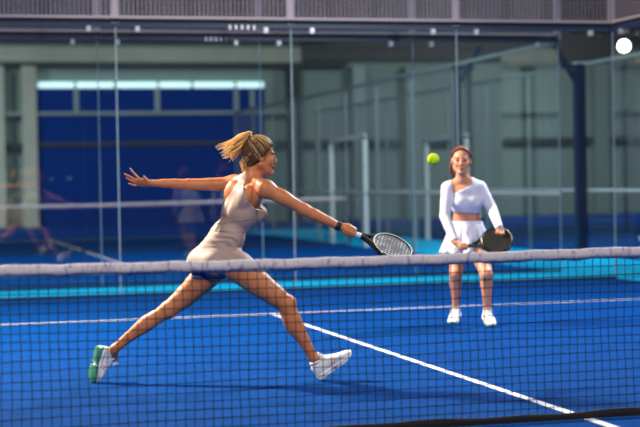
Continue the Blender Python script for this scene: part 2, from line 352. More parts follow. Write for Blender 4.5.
# ------------------------------------------------------------------ nets
def build_net(Y, label, prof, tape='tape', step=.045, r=.0021, wob=.004, bottom_raise=0):
    root = tag(empty('court_net', (0, Y, 0)), label, 'net')
    top = lambda x: float(np.interp(x, [p[0] for p in prof], [p[1] for p in prof]))
    n = int(10/step); xs = np.linspace(-4.97, 4.97, n)
    m = int(.84/step); mb = MB(); P = np.zeros((n, m+1, 3))
    for i, x in enumerate(xs):
        t = top(x)-.05
        for j in range(m+1):
            f = j/m
            P[i, j] = (x+wob*1.3*math.sin(f*5+x*9)*math.sin(math.pi*f)+rng.normal(0, wob*.25), Y+.012*math.sin(x*2.1+f*3)*math.sin(math.pi*f),
                       .03+(t-.03)*f+wob*1.6*math.sin(x*3.3+j*1.1)*math.sin(math.pi*f)+rng.normal(0, wob*.2))
    sq = V(1, 0, 0), V(0, 1, 0), V(0, 0, 1)
    def cord(line, u1, u2):
        k = len(line); vs = np.concatenate([line+u1*r, line+u2*r, line-u1*r, line-u2*r])
        mb.add(vs, [(q*k+i, q*k+i+1, ((q+1) % 4)*k+i+1, ((q+1) % 4)*k+i) for q in range(4) for i in range(k-1)])
    for i in range(n): cord(P[i], sq[0], sq[1])
    for j in range(m+1): cord(P[:, j], sq[2], sq[1])
    obj('netting', mb, M['net'], root)
    X = np.linspace(-5, 5, 260); rings = []; brings = []
    for x in X:
        t = top(x); w = .0035*math.sin(x*17)+.0025*math.sin(x*41+1)
        rings.append([(x, Y-.009+w*.6, t-.056+w), (x, Y-.013+w, t-.03), (x, Y-.008, t-.006+w*.4), (x, Y, t+w*.5), (x, Y+.008, t-.006+w*.4), (x, Y+.013+w, t-.03), (x, Y+.009, t-.056+w), (x, Y, t-.052)])
        b = .004*math.sin(x*5)+.003*math.sin(x*13)
        brings.append([(x, Y-.008, .006), (x, Y-.010, .03), (x, Y-.006, .046+b), (x, Y+.006, .046+b), (x, Y+.01, .03), (x, Y+.008, .006)])
    obj('top_band', MB().loft(rings), M[tape], root, True)
    obj('bottom_band', MB().loft(brings), M['bottom_tape'], root)
    for sx in (-1, 1):
        obj('net_post', MB().tube([(5.03*sx, Y, 0), (5.03*sx, Y, .95)], .035, 16), M['steel_blue'], root, True)
    return root
build_net(0, 'black court net with a white top band stretched across the front', [(-5, .905), (-2.9, .879), (-1.65, .869), (-.85, .869), (.3, .876), (5, .92)])
build_net(21.6, 'distant court net with white top band on the unlit court', [(-5, .92), (0, .885), (5, .92)], step=.09, r=.003)

# ------------------------------------------------------------------ sculpting: smooth unions on a grid, skinned into one surface
class Field:
    def __init__(s, lo, hi, h):
        s.o = np.asarray(lo, float); s.h = h; s.n = np.ceil((np.asarray(hi)-s.o)/h).astype(int)+1; s.d = np.full(s.n, 1.0, np.float32)
    def copy(s):
        c = Field.__new__(Field); c.o, c.h, c.n, c.d = s.o, s.h, s.n, s.d.copy(); return c
    def win(s, lo, hi):
        a = np.clip(np.floor((np.asarray(lo)-s.o)/s.h).astype(int), 0, s.n); b = np.clip(np.ceil((np.asarray(hi)-s.o)/s.h).astype(int)+1, 0, s.n)
        sl = tuple(slice(a[i], b[i]) for i in range(3))
        g = [s.o[i]+s.h*np.arange(a[i], b[i]) for i in range(3)]
        return sl, g
    def pts(s, g): return np.stack(np.meshgrid(*g, indexing='ij'), -1)
    def put(s, sl, d, k, sub=False):
        o = s.d[sl]
        if sub: d = -d; q = np.clip(.5-.5*(o-d)/k, 0, 1); s.d[sl] = (d*q+o*(1-q)+k*q*(1-q)).astype(np.float32)
        else: q = np.clip(.5+.5*(o-d)/k, 0, 1); s.d[sl] = (d*q+o*(1-q)-k*q*(1-q)).astype(np.float32)
    def cone(s, a, b, ra, rb, k=.02, n=None, sc=1.0, pad=.035, sub=False):
        a = np.asarray(a, float); b = np.asarray(b, float); R = max(ra, rb)+pad+k
        sl, g = s.win(np.minimum(a, b)-R, np.maximum(a, b)+R)
        if 0 in s.d[sl].shape: return s
        p = s.pts(g)-a; ba = b-a
        if n is not None:
            n = unit(n); n = unit(n-unit(ba)*(n@unit(ba))) if np.linalg.norm(ba) > 1e-6 else n
            p = p+n*((p@n)*(1/sc-1))[..., None]
        t = np.clip((p@ba)/max(ba@ba, 1e-12), 0, 1)
        d = np.linalg.norm(p-t[..., None]*ba, axis=-1)-(ra+(rb-ra)*t)
        s.put(sl, d*(sc if sc < 1 else 1)**.5, k, sub); return s
    def ell(s, c, ax, r, k=.02, pad=.035, sub=False):
        c = np.asarray(c, float); r = np.asarray(r, float); R = r.max()+pad+k
        sl, g = s.win(c-R, c+R)
        if 0 in s.d[sl].shape: return s
        q = (s.pts(g)-c)@np.asarray(ax, float).T
        k0 = np.linalg.norm(q/r, axis=-1); k1 = np.linalg.norm(q/(r*r), axis=-1)+1e-9
        s.put(sl, k0*(k0-1)/k1, k, sub); return s
    def cut(s, fn):
        """keep only where fn(points) < 0"""
        P = s.pts([s.o[i]+s.h*np.arange(s.n[i]) for i in range(3)]) if s.d.size < 6e6 else None
        if P is not None: s.d = np.maximum(s.d, fn(P).astype(np.float32))
        else:
            for i in range(s.n[0]):
                P = s.pts([[s.o[0]+s.h*i], s.o[1]+s.h*np.arange(s.n[1]), s.o[2]+s.h*np.arange(s.n[2])])
                s.d[i:i+1] = np.maximum(s.d[i:i+1], fn(P).astype(np.float32))
        return s
    def crop(s, lo, hi):
        sl, g = s.win(lo, hi); c = Field.__new__(Field); c.d = s.d[sl].copy(); c.h = s.h; c.o = V(*[q[0] for q in g]); c.n = np.array(c.d.shape); return c
    def surface(s):
        d = s.d.copy()
        for ax in range(3):
            i0 = [slice(None)]*3; i0[ax] = 0; d[tuple(i0)] = np.maximum(d[tuple(i0)], .001); i0[ax] = -1; d[tuple(i0)] = np.maximum(d[tuple(i0)], .001)
        ins = d < 0; c = np.zeros(np.array(d.shape)-1, np.int8)
        off = [(i, j, k) for i in (0, 1) for j in (0, 1) for k in (0, 1)]
        sh = c.shape
        for i, j, k in off: c += ins[i:i+sh[0], j:j+sh[1], k:k+sh[2]]
        act = np.argwhere((c > 0) & (c < 8)); idx = np.full(sh, -1, np.int64); idx[tuple(act.T)] = np.arange(len(act))
        acc = np.zeros((len(act), 3)); cnt = np.zeros(len(act))
        for a in off:
            for ax in range(3):
                if a[ax]: continue
                b = list(a); b[ax] = 1
                da = d[tuple((act+a).T)].astype(float); db = d[tuple((act+b).T)].astype(float); m = (da < 0) != (db < 0)
                t = np.where(m, da/(da-db+1e-20), 0); p = np.tile(np.array(a, float), (len(act), 1)); p[:, ax] += t
                acc[m] += p[m]; cnt[m] += 1
        v = s.o+s.h*(act+acc/cnt[:, None]); F = []
        for ax in range(3):
            u_, w_ = (ax+1) % 3, (ax+2) % 3
            lo = [slice(None)]*3; hi = [slice(None)]*3; lo[ax] = slice(0, -1); hi[ax] = slice(1, None)
            A, B = ins[tuple(lo)], ins[tuple(hi)]
            for flip, mask in ((False, A & ~B), (True, ~A & B)):
                e = np.argwhere(mask); e = e[(e[:, u_] > 0) & (e[:, w_] > 0) & (e[:, u_] < sh[u_]) & (e[:, w_] < sh[w_])]
                q = []
                for du, dw in ((-1, -1), (0, -1), (0, 0), (-1, 0)):
                    z = e.copy(); z[:, u_] += du; z[:, w_] += dw; q.append(idx[tuple(z.T)])
                q = np.stack(q, 1); F.append(q[:, ::-1] if flip else q)
        F = np.concatenate(F); F = F[(F >= 0).all(1)]
        # two rounds of gentle smoothing
        for lam in (.5, -.2, .5, -.2):
            ac = np.zeros_like(v); n = np.zeros(len(v))
            for i in range(4):
                np.add.at(ac, F[:, i], v[F[:, (i+1) % 4]]); np.add.at(n, F[:, i], 1)
                np.add.at(ac, F[:, i], v[F[:, (i-1) % 4]]); np.add.at(n, F[:, i], 1)
            ok = n > 0; v[ok] += lam*(ac[ok]/n[ok, None]-v[ok])
        return v, F
def tint(o, base, fn=None):
    me = o.data; n = len(me.vertices); co = np.empty(n*3); me.vertices.foreach_get('co', co); co = co.reshape(-1, 3)+LOC[o]
    col = np.ones((n, 4), np.float32); col[:, :3] = lin(base)
    if fn: fn(co, col)
    a = me.color_attributes.new('tint', 'FLOAT_COLOR', 'POINT'); a.data.foreach_set('color', col.ravel()); return o

class Head:
    """local head frame: F towards the nose, R towards the person's own right, U up; s = size"""
    def __init__(h, c, F, U, s=1.0):
        h.c = np.asarray(c, float); h.F = unit(F); h.U = unit(np.asarray(U, float)-h.F*(h.F@U)); h.R = np.cross(h.F, h.U); h.s = s; h.ax = V(h.F, h.R, h.U) if False else np.array([h.F, h.R, h.U])
    def p(h, f, r, u): return h.c+h.s*(h.F*f+h.R*r+h.U*u)
    def sculpt(h, fd, neck, rn=.05):
        s = h.s; ax = h.ax
        E = lambda c, r, k=.015, sub=False: fd.ell(h.p(*c), ax, np.array(r)*s, k, sub=sub)
        K = lambda a, b, ra, rb, k=.012: fd.cone(h.p(*a), h.p(*b), ra*s, rb*s, k)
        E((-.008, 0, .022), (.093, .073, .085)); E((.03, 0, -.03), (.06, .056, .085), .02)
        for q in (-1, 1):
            K((.0, .048*q, -.055), (.066, .012*q, -.098), .022, .018, .02)
            E((.052, .036*q, -.03), (.03, .026, .03), .015)
            E((.079, .027*q, .017), (.01, .024, .007), .01)
        E((.077, 0, -.1), (.018, .02, .017), .014)
        K((.087, 0, .006), (.107, 0, -.03), .006, .0095, .01)
        for q in (-1, 1): E((.097, .010*q, -.036), (.010, .008, .007), .006)
        for q in (-1, 1): E((.096, .031*q, -.003), (.014, .017, .011), .009, True)
        for q in (-1, 1): E((.075, .031*q, -.003), (.0125, .0135, .0115), .003)
        E((.092, 0, -.0655), (.008, .021, .0055), .004); E((.0905, 0, -.0755), (.0085, .018, .0065), .004)
        for q in (-1, 1):
            E((-.006, .076*q, -.008), (.02, .009, .031), .005); E((.001, .086*q, -.006), (.009, .007, .014), .004, True)
        fd.cone(h.p(-.022, 0, -.05), neck, rn*s*.97, rn*1.08, .022)
        fd.cone(h.p(.012, 0, -.095), neck+h.F*.018, .03*s, .034, .02)
    def paint(h, co, col, skin_rgb, iris=(60, 44, 30), sclera=(178, 166, 156), lip=(148, 84, 66), brow=(74, 48, 32)):
        q = (co-h.c)@h.ax.T/h.s; f, r, u = q.T; ar = np.abs(r); ft = f > .05
        def blend(w, c): w = np.clip(w, 0, 1)[:, None]; col[:, :3] = col[:, :3]*(1-w)+np.array(lin(c))*w
        blend(((f > .07) & (ar < .024) & (u < -.058) & (u > -.085) & (ar < .024-np.abs(u+.07)*.9))*.8, lip)
        blend((ft & (ar < .052) & (ar > .011) & (np.abs(u-(.021-.25*np.maximum(ar-.034, 0))) < .0045))*.85, brow)
        e = ft & (((ar-.031)/.0155)**2+((u+.003)/.0075)**2 < 1); blend(e*1.0, sclera)
        blend((e & ((ar-.031)**2+(u+.003)**2 < .0072**2))*1.0, iris)
        lid = ft & (((ar-.031)/.0175)**2+((u+.003)/.0095)**2 < 1) & ~e & (u > -.003); blend(lid*.8, brow)
    def hair_cap(h, out, fd_h=.004, hair=lambda f, r, u: f-(.87*(u+.02)-.01)):
        s = h.s; R = .13*s; fd = Field(h.c-R, h.c+R, fd_h)
        fd.ell(h.p(-.012, 0, .022), h.ax, np.array((.1+out, .08+out, .0945+out))*s, .01); fd.ell(h.p(-.045, 0, -.035), h.ax, np.array((.055, .058, .05))*s, .02)
        def fn(P):
            q = (P-h.c)@h.ax.T/s; return np.maximum(hair(q[..., 0], q[..., 1], q[..., 2])*.7*s, -(q[..., 2]+.085)*s)
        fd.cut(fn)
        for q in (-1, 1): fd.ell(h.p(.002, .084*q, -.008), h.ax, np.array((.022, .022, .034))*s, .004, sub=True)
        return fd.surface()
    def strands(h, mb, knot, n, r=.0026, lift=.004, start=lambda t: None, hairline=None):
        """locks combed back over the skull from the hairline to the knot (local coordinates)"""
        A = np.array((.1075, .0875, .102)); c0 = V(-.012, 0, .022); K_ = np.asarray(knot, float)
        for i in range(n):
            a = hairline(i/(n-1)); P = []
            for t in np.linspace(0, 1, 9):
                q = a*(1-t)+K_*t-c0; q = q/np.linalg.norm(q/A)*(1+lift/.09*math.sin(math.pi*t)+rng.normal(0, .006))
                P.append(h.p(*(c0+q)))
            mb.tube(P, h.s*r*np.array([.5, .9, 1, 1.1, 1.15, 1.15, 1.15, 1.1, 1.0]), 5)

def hand_chain(fd, pts, r0, r1, k=.004):
    P = [np.asarray(p, float) for p in pts]; n = len(P)-1
    for i in range(n): fd.cone(P[i], P[i+1], r0+(r1-r0)*i/n, r0+(r1-r0)*(i+1)/n, k)

# ------------------------------------------------------------------ shoes
def make_shoe(root, heel, toe_dir, up_dir, cols, L=.27, name='shoe', sz=1.0, lab=None):
    t = unit(toe_dir); n = unit(np.asarray(up_dir, float)-t*(t@up_dir)); w = np.cross(n, t); heel = np.asarray(heel, float)
    P = lambda x, y, z: heel+t*x*L+w*y*sz+n*z*sz
    X = [0, .04, .12, .22, .32, .42, .52, .62, .72, .82, .9, .96, 1.0]
    W = [.018, .028, .034, .035, .033, .033, .037, .043, .046, .043, .036, .024, .008]
    TP = [.082, .092, .096, .098, .1, .096, .084, .071, .061, .053, .046, .038, .028]
    B = [.02, .02, .02, .02, .02, .02, .02, .02, .02, .021, .024, .028, .031]
    def ring(x, hw, z0, z1, e=.62, n_=20):
        o = []
        for j in range(n_):
            a = 2*math.pi*j/n_; ca, sa = math.cos(a), math.sin(a)
            yy = hw*math.copysign(abs(ca)**e, ca); zz = (z0+z1)/2+(z1-z0)/2*math.copysign(abs(sa)**e, sa)
            if sa > 0: yy *= 1-.42*sa**2
            o.append(P(x, yy, zz))
        return o
    up = obj(name, MB().loft([ring(X[i], W[i], B[i], TP[i]) for i in range(len(X))]), M[cols[0]], root, True)
    if lab: up['label'] = lab
    SW = [.03, .037, .041, .04, .037, .037, .042, .048, .051, .048, .04, .028, .01]
    SB = [.012, .004, 0, 0, .001, .002, .001, 0, 0, .003, .008, .015, .022]
    ST = [.036, .036, .034, .032, .03, .029, .028, .028, .028, .029, .031, .034, .036]
    obj('midsole', MB().loft([ring(X[i], SW[i], SB[i]+.012, ST[i], .4) for i in range(len(X))]), M[cols[1]], up, True)
    ou = MB()
    for rg in (range(0, 6), range(6, 13)):
        ou.loft([ring(X[i], SW[i]*(.97 if i != 5 else .7), SB[i], SB[i]+.016, .35) for i in rg])
    for i in range(22):
        x = .06+.88*i/21
        if .44 < x < .5: continue
        hw = float(np.interp(x, X, SW))*.86; z = float(np.interp(x, X, SB))
        ou.bar(P(x-.012, -hw, z-.0008), P(x+.012, 0, z-.0008), .006, .004); ou.bar(P(x+.012, 0, z-.0008), P(x-.012, hw, z-.0008), .006, .004)
    obj('outsole', ou, M[cols[2]], up)
    la = MB()
    for i in range(5):
        x = .36+.06*i; z = float(np.interp(x, X, TP)); hw = .02
        la.tube([P(x-.012, -hw, z-.008), P(x, 0, z+.004), P(x+.012, hw, z-.008)], .0028*sz, 6); la.tube([P(x+.012, -hw, z-.008), P(x, 0, z+.003), P(x-.012, hw, z-.008)], .0028*sz, 6)
    for q in (-1, 1):
        la.tube([P(.35, 0, .1), P(.34, .012*q, .122), P(.36, .03*q, .128), P(.38, .034*q, .112), P(.37, .016*q, .1)], .0024*sz, 6)
        la.tube([P(.35, 0, .1), P(.4, .02*q, .108), P(.44, .036*q, .094)], .0022*sz, 6)
    obj('laces', la, M[cols[1]], up, True)
    co = MB().tube([P(.2+.135*math.cos(a), .0275*math.sin(a), .096+.012*math.cos(a+math.pi)*.6) for a in np.linspace(0, 2*math.pi, 21)[:-1]], .0065*sz, 8, True)
    obj('collar', co, M[cols[0]], up, True)
    for q in (-1, 1):
        st = MB()
        for x in (.5, .58):
            z0 = .036; hw0 = float(np.interp(x, X, W)); st.tube([P(x-.05, q*(hw0*.995+.0015), z0), P(x, q*(hw0*.93+.002), .052), P(x+.02, q*(hw0*.74+.001), .066)], .0035*sz, 6)
        obj('side_stripe', st, M[cols[3]], up, True)
    return up

# ------------------------------------------------------------------ rackets
def make_racket(label, g, w, butt, cols, group=None):
    g = unit(g); w = unit(np.asarray(w, float)-g*(g@w)); n = np.cross(g, w); butt = np.asarray(butt, float)
    P = lambda a, b, c=0: butt+g*a+w*b+n*c
    root = tag(empty('padel_racket', butt), label, 'racket')
    cx, A, Bw, th = .322, .133, .128, .018
    angs = np.linspace(0, 2*math.pi, 65)[:-1]
    el = lambda a, k=1.0: (cx+A*k*math.cos(a), Bw*k*math.sin(a)*(1-.06*math.cos(a)))
    # face plate, with the plate coordinates kept for its pattern
    vs = []; fs = []; N = 64; rr = [0, .25, .5, .75, .93]
    for sgn in (-1, 1):
        b0 = len(vs)
        for k in rr:
            for a in angs: x, y = el(a, k); vs.append((x, y, sgn*th*.86))
        for i in range(len(rr)-1):
            for j in range(N):
                q = (b0+i*N+j, b0+i*N+(j+1) % N, b0+(i+1)*N+(j+1) % N, b0+(i+1)*N+j); fs.append(q if sgn < 0 else q[::-1])
    L = np.array(vs); o = obj('face', MB().add([P(*q) for q in L], fs), M[cols['face']], root)
    at = o.data.attributes.new('plane', 'FLOAT_VECTOR', 'POINT'); at.data.foreach_set('vector', L.astype(np.float32).ravel())
    rim = []
    for a in angs:
        x, y = el(a); c = unit(V(math.cos(a)*Bw, math.sin(a)*A, 0)); ring = []
        for q in range(10):
            b = 2*math.pi*q/10; ring.append(P(x+c[0]*.011*math.cos(b)-c[0]*.009, y+c[1]*.011*math.cos(b)-c[1]*.009, th*1.06*math.copysign(abs(math.sin(b))**.5, math.sin(b))))
        rim.append(ring)
    obj('frame', MB().loft(rim+[rim[0]], False), M[cols['frame']], root, True)
    edge = MB()
    for s in (-1, 1):
        edge.tube([P(*[v*1 for v in el(a, .93)], s*th*.95) for a in angs], .004, 6, True)
    obj('edge_stripe', edge, M[cols['edge']], root, True)
    th_ = MB()
    for s in (-1, 1):
        th_.loft([[P(a, b+s*yw, c) for b, c in ((-hw, -hz), (hw, -hz), (hw, hz), (-hw, hz))] for a, yw, hw, hz in ((.115, .006, .011, .015), (.15, .016, .012, .016), (.19, .04, .014, .017), (.225, .072, .016, .017), (.25, .088, .014, .016))])
    th_.loft([[P(a, b, c) for b, c in ((-hw, -hz), (hw, -hz), (hw, hz), (-hw, hz))] for a, hw, hz in ((.175, .04, .013), (.186, .05, .014), (.2, .056, .015), (.215, .05, .014))])
    bevel(obj('throat', th_, M[cols['frame']], root), .004)
    gr = [[P(a, (.0165+e)*math.cos(b), (.0145+e)*math.sin(b)) for b in np.linspace(0, 2*math.pi, 13)[:-1]] for a, e in ((0, .001), (.002, .003), (.012, .003), (.016, .0), (.06, -.001), (.118, .001), (.122, -.003))]
    obj('grip', MB().loft(gr), M[cols['grip']], root, True)
    sp_ = MB().tube([P(.016+.1*t, .0172*math.cos(t*46), .0152*math.sin(t*46)) for t in np.linspace(0, 1, 160)], .0012, 4)
    obj('grip_wrap', sp_, M[cols['grip']], root, True)
    obj('wrist_cord', MB().tube([P(-.002+.0*t-.04*math.sin(t*math.pi)*1.0, .012*math.cos(t*math.pi), -.02*math.sin(t*math.pi)) for t in np.linspace(0, 1, 12)], .0025, 6), M['rubber'], root, True)
    return root

def catmull(P, n):
    P = np.asarray(P, float); Q = np.vstack([2*P[0]-P[1], P, 2*P[-1]-P[-2]]); o = []
    for t in np.linspace(0, len(P)-1-1e-6, n):
        i = int(t); f = t-i; a, b, c, d = Q[i:i+4]
        o.append(.5*(2*b+(c-a)*f+(2*a-5*b+4*c-d)*f*f+(3*b-a-3*c+d)*f**3))
    return np.array(o)
def chain(fd, pts, rad, k=.02, n=None, sc=1.0):
    for i in range(len(pts)-1): fd.cone(pts[i], pts[i+1], rad[i], rad[i+1], k if i == 0 else .006, n, sc)
def fist(fd, c, g, e1, e2, wrist, s=1.0, rw=.026):
    ax = np.array([g, e1, e2])
    fd.cone(wrist, c+e2*.018*s-g*.02*s, rw, .027*s, .012); fd.ell(c+e2*.022*s, ax, np.array((.042, .032, .019))*s, .01)
    for i, t in enumerate((-.031, -.0105, .0105, .031)):
        R = (.0255, .027, .027, .0255)[i]*s
        pts = [c+g*t*s+(e1*math.cos(math.radians(a))+e2*math.sin(math.radians(a)))*R for a in (80, 40, 0, -40, -85, -130)]
        hand_chain(fd, pts, .0102*s, .008*s, .003)
    hand_chain(fd, [c+e2*.02*s-e1*.022*s-g*.012*s, c+e2*.006*s-e1*.028*s+g*.022*s, c-e1*.024*s-e2*.004*s+g*.05*s], .0125*s, .009*s, .006)

# ------------------------------------------------------------------ the lunging player
D0 = 9.75
J = lambda x, y, d=0.0: at_depth(x, y, D0+d)
Z = V(0, 0, 1)
np_ = tag(empty('person', (*ground(226, 384)[:2], 0)), 'woman in a beige sleeveless dress lunging with both arms spread, racket low', 'person')
neck = J(250.5, 178); pel = J(223, 259)
tU = unit(neck-J(230, 236)); tF = RT*.78+FW*.62; tF = unit(tF-tU*(tF@tU)); tR = np.cross(tF, tU); tA = np.array([tF, tR, tU])
hU = unit(J(230, 236)-J(219, 268)); hF = RT*.9+FW*.43; hF = unit(hF-hU*(hF@hU)); hR = np.cross(hF, hU); hA = np.array([hF, hR, hU])
shR, elR, wrR = J(266, 189, -.12), J(304, 209.5, -.10), J(340, 226.8, -.06)
shL, elL, wrL = J(234, 184, .12), J(188, 184.5, .12), J(152.5, 183.3, .10)
hipR, kneR, ankR = J(238, 267, -.085), J(286, 304.5, -.06), J(313.5, 358, -.02)
hipL, kneL, ankL = J(213, 269, .07), J(168.5, 310, .06), J(114.5, 349, .065)
allp = np.array([shR, elR, wrR, shL, elL, wrL, J(120, 170, .1), J(358, 240, -.06), kneR, kneL, ankR, ankL, J(262, 136), J(100, 362, .06), J(330, 372)])
fd = Field(allp.min(0)-V(.14, .2, .1), allp.max(0)+V(.14, .2, .1), .0047)
fd.ell(J(222, 256, .0), hA, (.105, .15, .10)); fd.ell(J(227.6, 236), tA, (.092, .12, .1), .04)
fd.ell(J(239.5, 212), tA, (.095, .125, .12), .04); fd.ell(J(245.5, 195), tA, (.085, .14, .085), .04)
for q in (-1, 1):
    fd.ell(J(244.5, 209)+tF*.074+tR*.06*q, tA, (.042, .052, .052), .03)
    fd.ell(J(245, 196)-tF*.062+tR*.08*q, tA, (.03, .045, .07), .025)
    fd.ell(J(212.5, 262)-hF*.012+hR*.072*q, hA, (.082, .085, .088), .03)
fd.cone(J(243, 200)-tF*.112, J(230, 236)-tF*.105, .012, .012, .035, sub=True)
fd.cone(neck, shR+tU*.005, .042, .04, .03); fd.cone(neck, shL+tU*.005, .042, .04, .03)
chain(fd, [hipR, J(258, 283, -.08), J(276, 296, -.07), kneR], (.094, .081, .066, .053), .03)
chain(fd, [hipL, J(186, 296, .07), kneL], (.092, .07, .051), .03)
torso = fd.crop(np.minimum(neck, pel)-V(.5, .45, .38), np.maximum(neck, pel)+V(.4, .4, .12))
# limbs
fd.ell(shR, tA, (.056, .056, .06), .025); fd.ell(shL, tA, (.05, .05, .054), .025)
chain(fd, [shR, J(281, 196.5, -.115), elR], (.049, .0445, .036), .02); fd.ell(J(283, 197.5, -.125), np.array([unit(elR-shR), FW, np.cross(unit(elR-shR), FW)]), (.07, .04, .042), .02)
chain(fd, [elR, J(314, 214.4, -.095), J(328, 221, -.08), wrR], (.036, .0365, .03, .0235), .02)
chain(fd, [shL, J(210, 184.3, .12), elL], (.047, .0405, .0335), .035); chain(fd, [J(196, 184.4, .12), elL, J(175, 183.7, .115), J(163, 183.3, .105), wrL], (.036, .0335, .0315, .0262, .021), .008)
fd.ell(elL+UP*.004, np.eye(3), (.031,)*3, .012)
fd.ell(kneR+RT*.022+UP*.014, np.eye(3), (.043,)*3, .025); fd.ell(kneL+UP*.012, np.eye(3), (.042,)*3, .025)
chain(fd, [kneR, J(293, 320, -.055), J(304, 341, -.04), ankR], (.05, .051, .038, .029), .02); fd.ell(J(291.5, 323, -.05), np.array([unit(ankR-kneR), FW, np.cross(unit(ankR-kneR), FW)]), (.1, .045, .047), .025)
chain(fd, [kneL, J(148, 322, .06), J(130, 336, .06), ankL], (.049, .045, .035, .027), .02); fd.ell(J(146, 324.5, .06), np.array([unit(ankL-kneL), FW, np.cross(unit(ankL-kneL), FW)]), (.1, .044, .043), .025)
SH = []                                                            # heel, toe direction, sole-to-instep direction of both shoes
for hp, td, ud, L_, sz_ in ((J(319.5, 380.3, -.01), RT*.8+UP*.6, UP*.8-RT*.6-FW*.12, .268, 1.12), (J(98.6, 345.5, .06), -UP*.95-RT*.24, RT*.83+FW*.55, .245, 1.16)):
    td = unit(td); ud = unit(ud-td*(td@ud)); SH.append((hp, td, ud, L_, sz_))
    an = ankR if len(SH) == 1 else ankL
    q0 = hp+td*.056+ud*.105*sz_; q1 = hp+td*.06+ud*.06; q2 = hp+td*.16+ud*.046
    fd.cone(an, q0, .029, .027, .015); fd.cone(q0, q1, .027, .026, .012); fd.cone(q1, q2, .024, .018, .012)
# spread hand
pm = J(141.5, 182.3, .09); hd = unit(pm-wrL); wd = unit(J(138, 179.2, .075)-J(140, 186, .115)); pn = np.cross(hd, wd)
fd.cone(wrL, J(147, 183, .096), .021, .026, .012, pn, .75); fd.cone(J(146, 183, .095), J(141, 182.4, .09), .033, .036, .012, pn, .36)
hand_chain(fd, [J(140, 179.8, .075), J(135.5, 175, .066), J(132.3, 171.5, .062), J(130.4, 168.6, .06)], .0088, .0064)
hand_chain(fd, [J(138, 181.2, .085), J(132.2, 178, .078), J(128, 175.8, .074), J(124.6, 174, .072)], .0092, .0066)
hand_chain(fd, [J(138, 183, .098), J(132.5, 181.3, .096), J(129, 179.4, .092), J(126.2, 177.6, .09)], .0088, .0063)
hand_chain(fd, [J(139.5, 185, .112), J(135, 185.3, .117), J(131.5, 184.6, .117), J(129, 183.5, .116)], .008, .0058)
hand_chain(fd, [J(148, 182, .082), J(145.6, 179.2, .068), J(144, 176.4, .06)], .0115, .0075, .006)
# racket hand
gR = unit(RT*48-UP*18.5); e2 = unit(RT*18.5+UP*48); e1 = -FW; fc = J(349.5, 231.4, -.06)
fist(fd, fc, gR, unit(e1), e2, wrR, 1.0, .0235)
# head
hd1 = Head(J(259.6, 155.6), RT*.95+FW*.26-UP*.04, UP+RT*.06, 1.0)
hd1.sculpt(fd, neck, .049)
v, F = fd.surface()
body = obj('body', (v, F), M['skin_tan'], np_, True)
tint(body, (196, 121, 78), lambda co, col: hd1.paint(co, col, (196, 121, 78)))
del fd
# dress: the torso's surface carried outwards, cut at armholes, neck and hem
def pu(P, x, y): return (P-J(x, y))@UP
dress = torso.copy(); 
dress.cone(J(222, 246, .0), J(201, 266, .03), .105, .088, .03); dress.ell(J(206, 263.5, .01), hA, (.098, .15, .08), .03)
dress.d -= .007
sph = lambda P, c, r: np.linalg.norm(P-c, axis=-1)-r
aR, aL = J(270.5, 187, -.10), J(225, 184.5, .05)
def cutfn(P):
    a = -((P-J(215, 269.5))@unit(UP+RT*.03))
    for c, r in ((aR, .164), (aL, .112), (shL, .115), (J(252.5, 172.5)+tF*.04, .062), ): a = np.maximum(a, -sph(P, c, r))
    a = np.maximum(a, (P-J(247, 175.5))@tU)
    q = P-J(221, 217); b = q@RT; c = q@UP; kh = np.sqrt((b-np.clip(b, -.01, .03))**2+c*c)-.0125+.12*np.clip(b, 0, .04)   # small keyhole at the back
    a = np.maximum(a, -np.maximum(kh, q@FW-.1))
    return a
dress.cut(cutfn)
v, F = dress.surface()
q = v-J(230, 240); t_ = q@tU; b_ = q@tR; f_ = q@tF; rad = tR*b_[:, None]+tF*f_[:, None]; rad /= np.linalg.norm(rad, axis=1)[:, None]+1e-9
ang = np.arctan2(b_, f_); fold = np.sin(t_/.0062+2.2*np.sin(ang*2)+1.3*np.sin(ang*5+t_*30))*np.exp(-((t_+.01)/.075)**2)*(.6+.4*np.sin(ang*3+1))
v = v+rad*(.0036*fold)[:, None]
dr_ = obj('dress', (v, F), M['beige'], np_, True)
def girdle(y, slope, r):                                           # a stitched seam that follows the dress around the waist
    g = dress.copy(); g.d -= .0015; g.cut(lambda P: np.abs((P-J(230, y))@unit(UP+RT*slope))-r); return g.surface()
for y_, sl_, r_ in ((231.5, .05, .0045), (222.5, -.12, .004), (245, .12, .003)):
    v, F = girdle(y_, sl_, r_); obj('waist_seam', (v, F), M['beige_seam'], dr_, True)
shorts = torso.copy(); shorts.d -= .005
shorts.cut(lambda P: np.maximum(np.maximum(pu(P, 220, 262), -(P-J(212, 279.5))@UP), sph(P, J(211, 273, .0), .125)))
v, F = shorts.surface(); obj('undershorts', (v, F), M['navy_cloth'], np_, True)
# wristband and bracelets
def ring_at(mbx, a, b, t, r, th, wdt=1):
    c = a+(b-a)*t; x = unit(b-a); y = unit(np.cross(x, V(.1, .2, 1))); z = np.cross(x, y)
    return mbx.tube([c+(y*math.cos(q)+z*math.sin(q))*r for q in np.linspace(0, 2*math.pi, 25)[:-1]], th, 8, True)
wbm = MB()
for t in (.9, .93, .96, .99): ring_at(wbm, elR, wrR, t, .0255, .0055)
obj('wristband', wbm, M['rubber'], np_, True)
obj('bracelet', ring_at(MB(), elL, wrL, .97, .0235, .0022), M['gold'], np_, True)
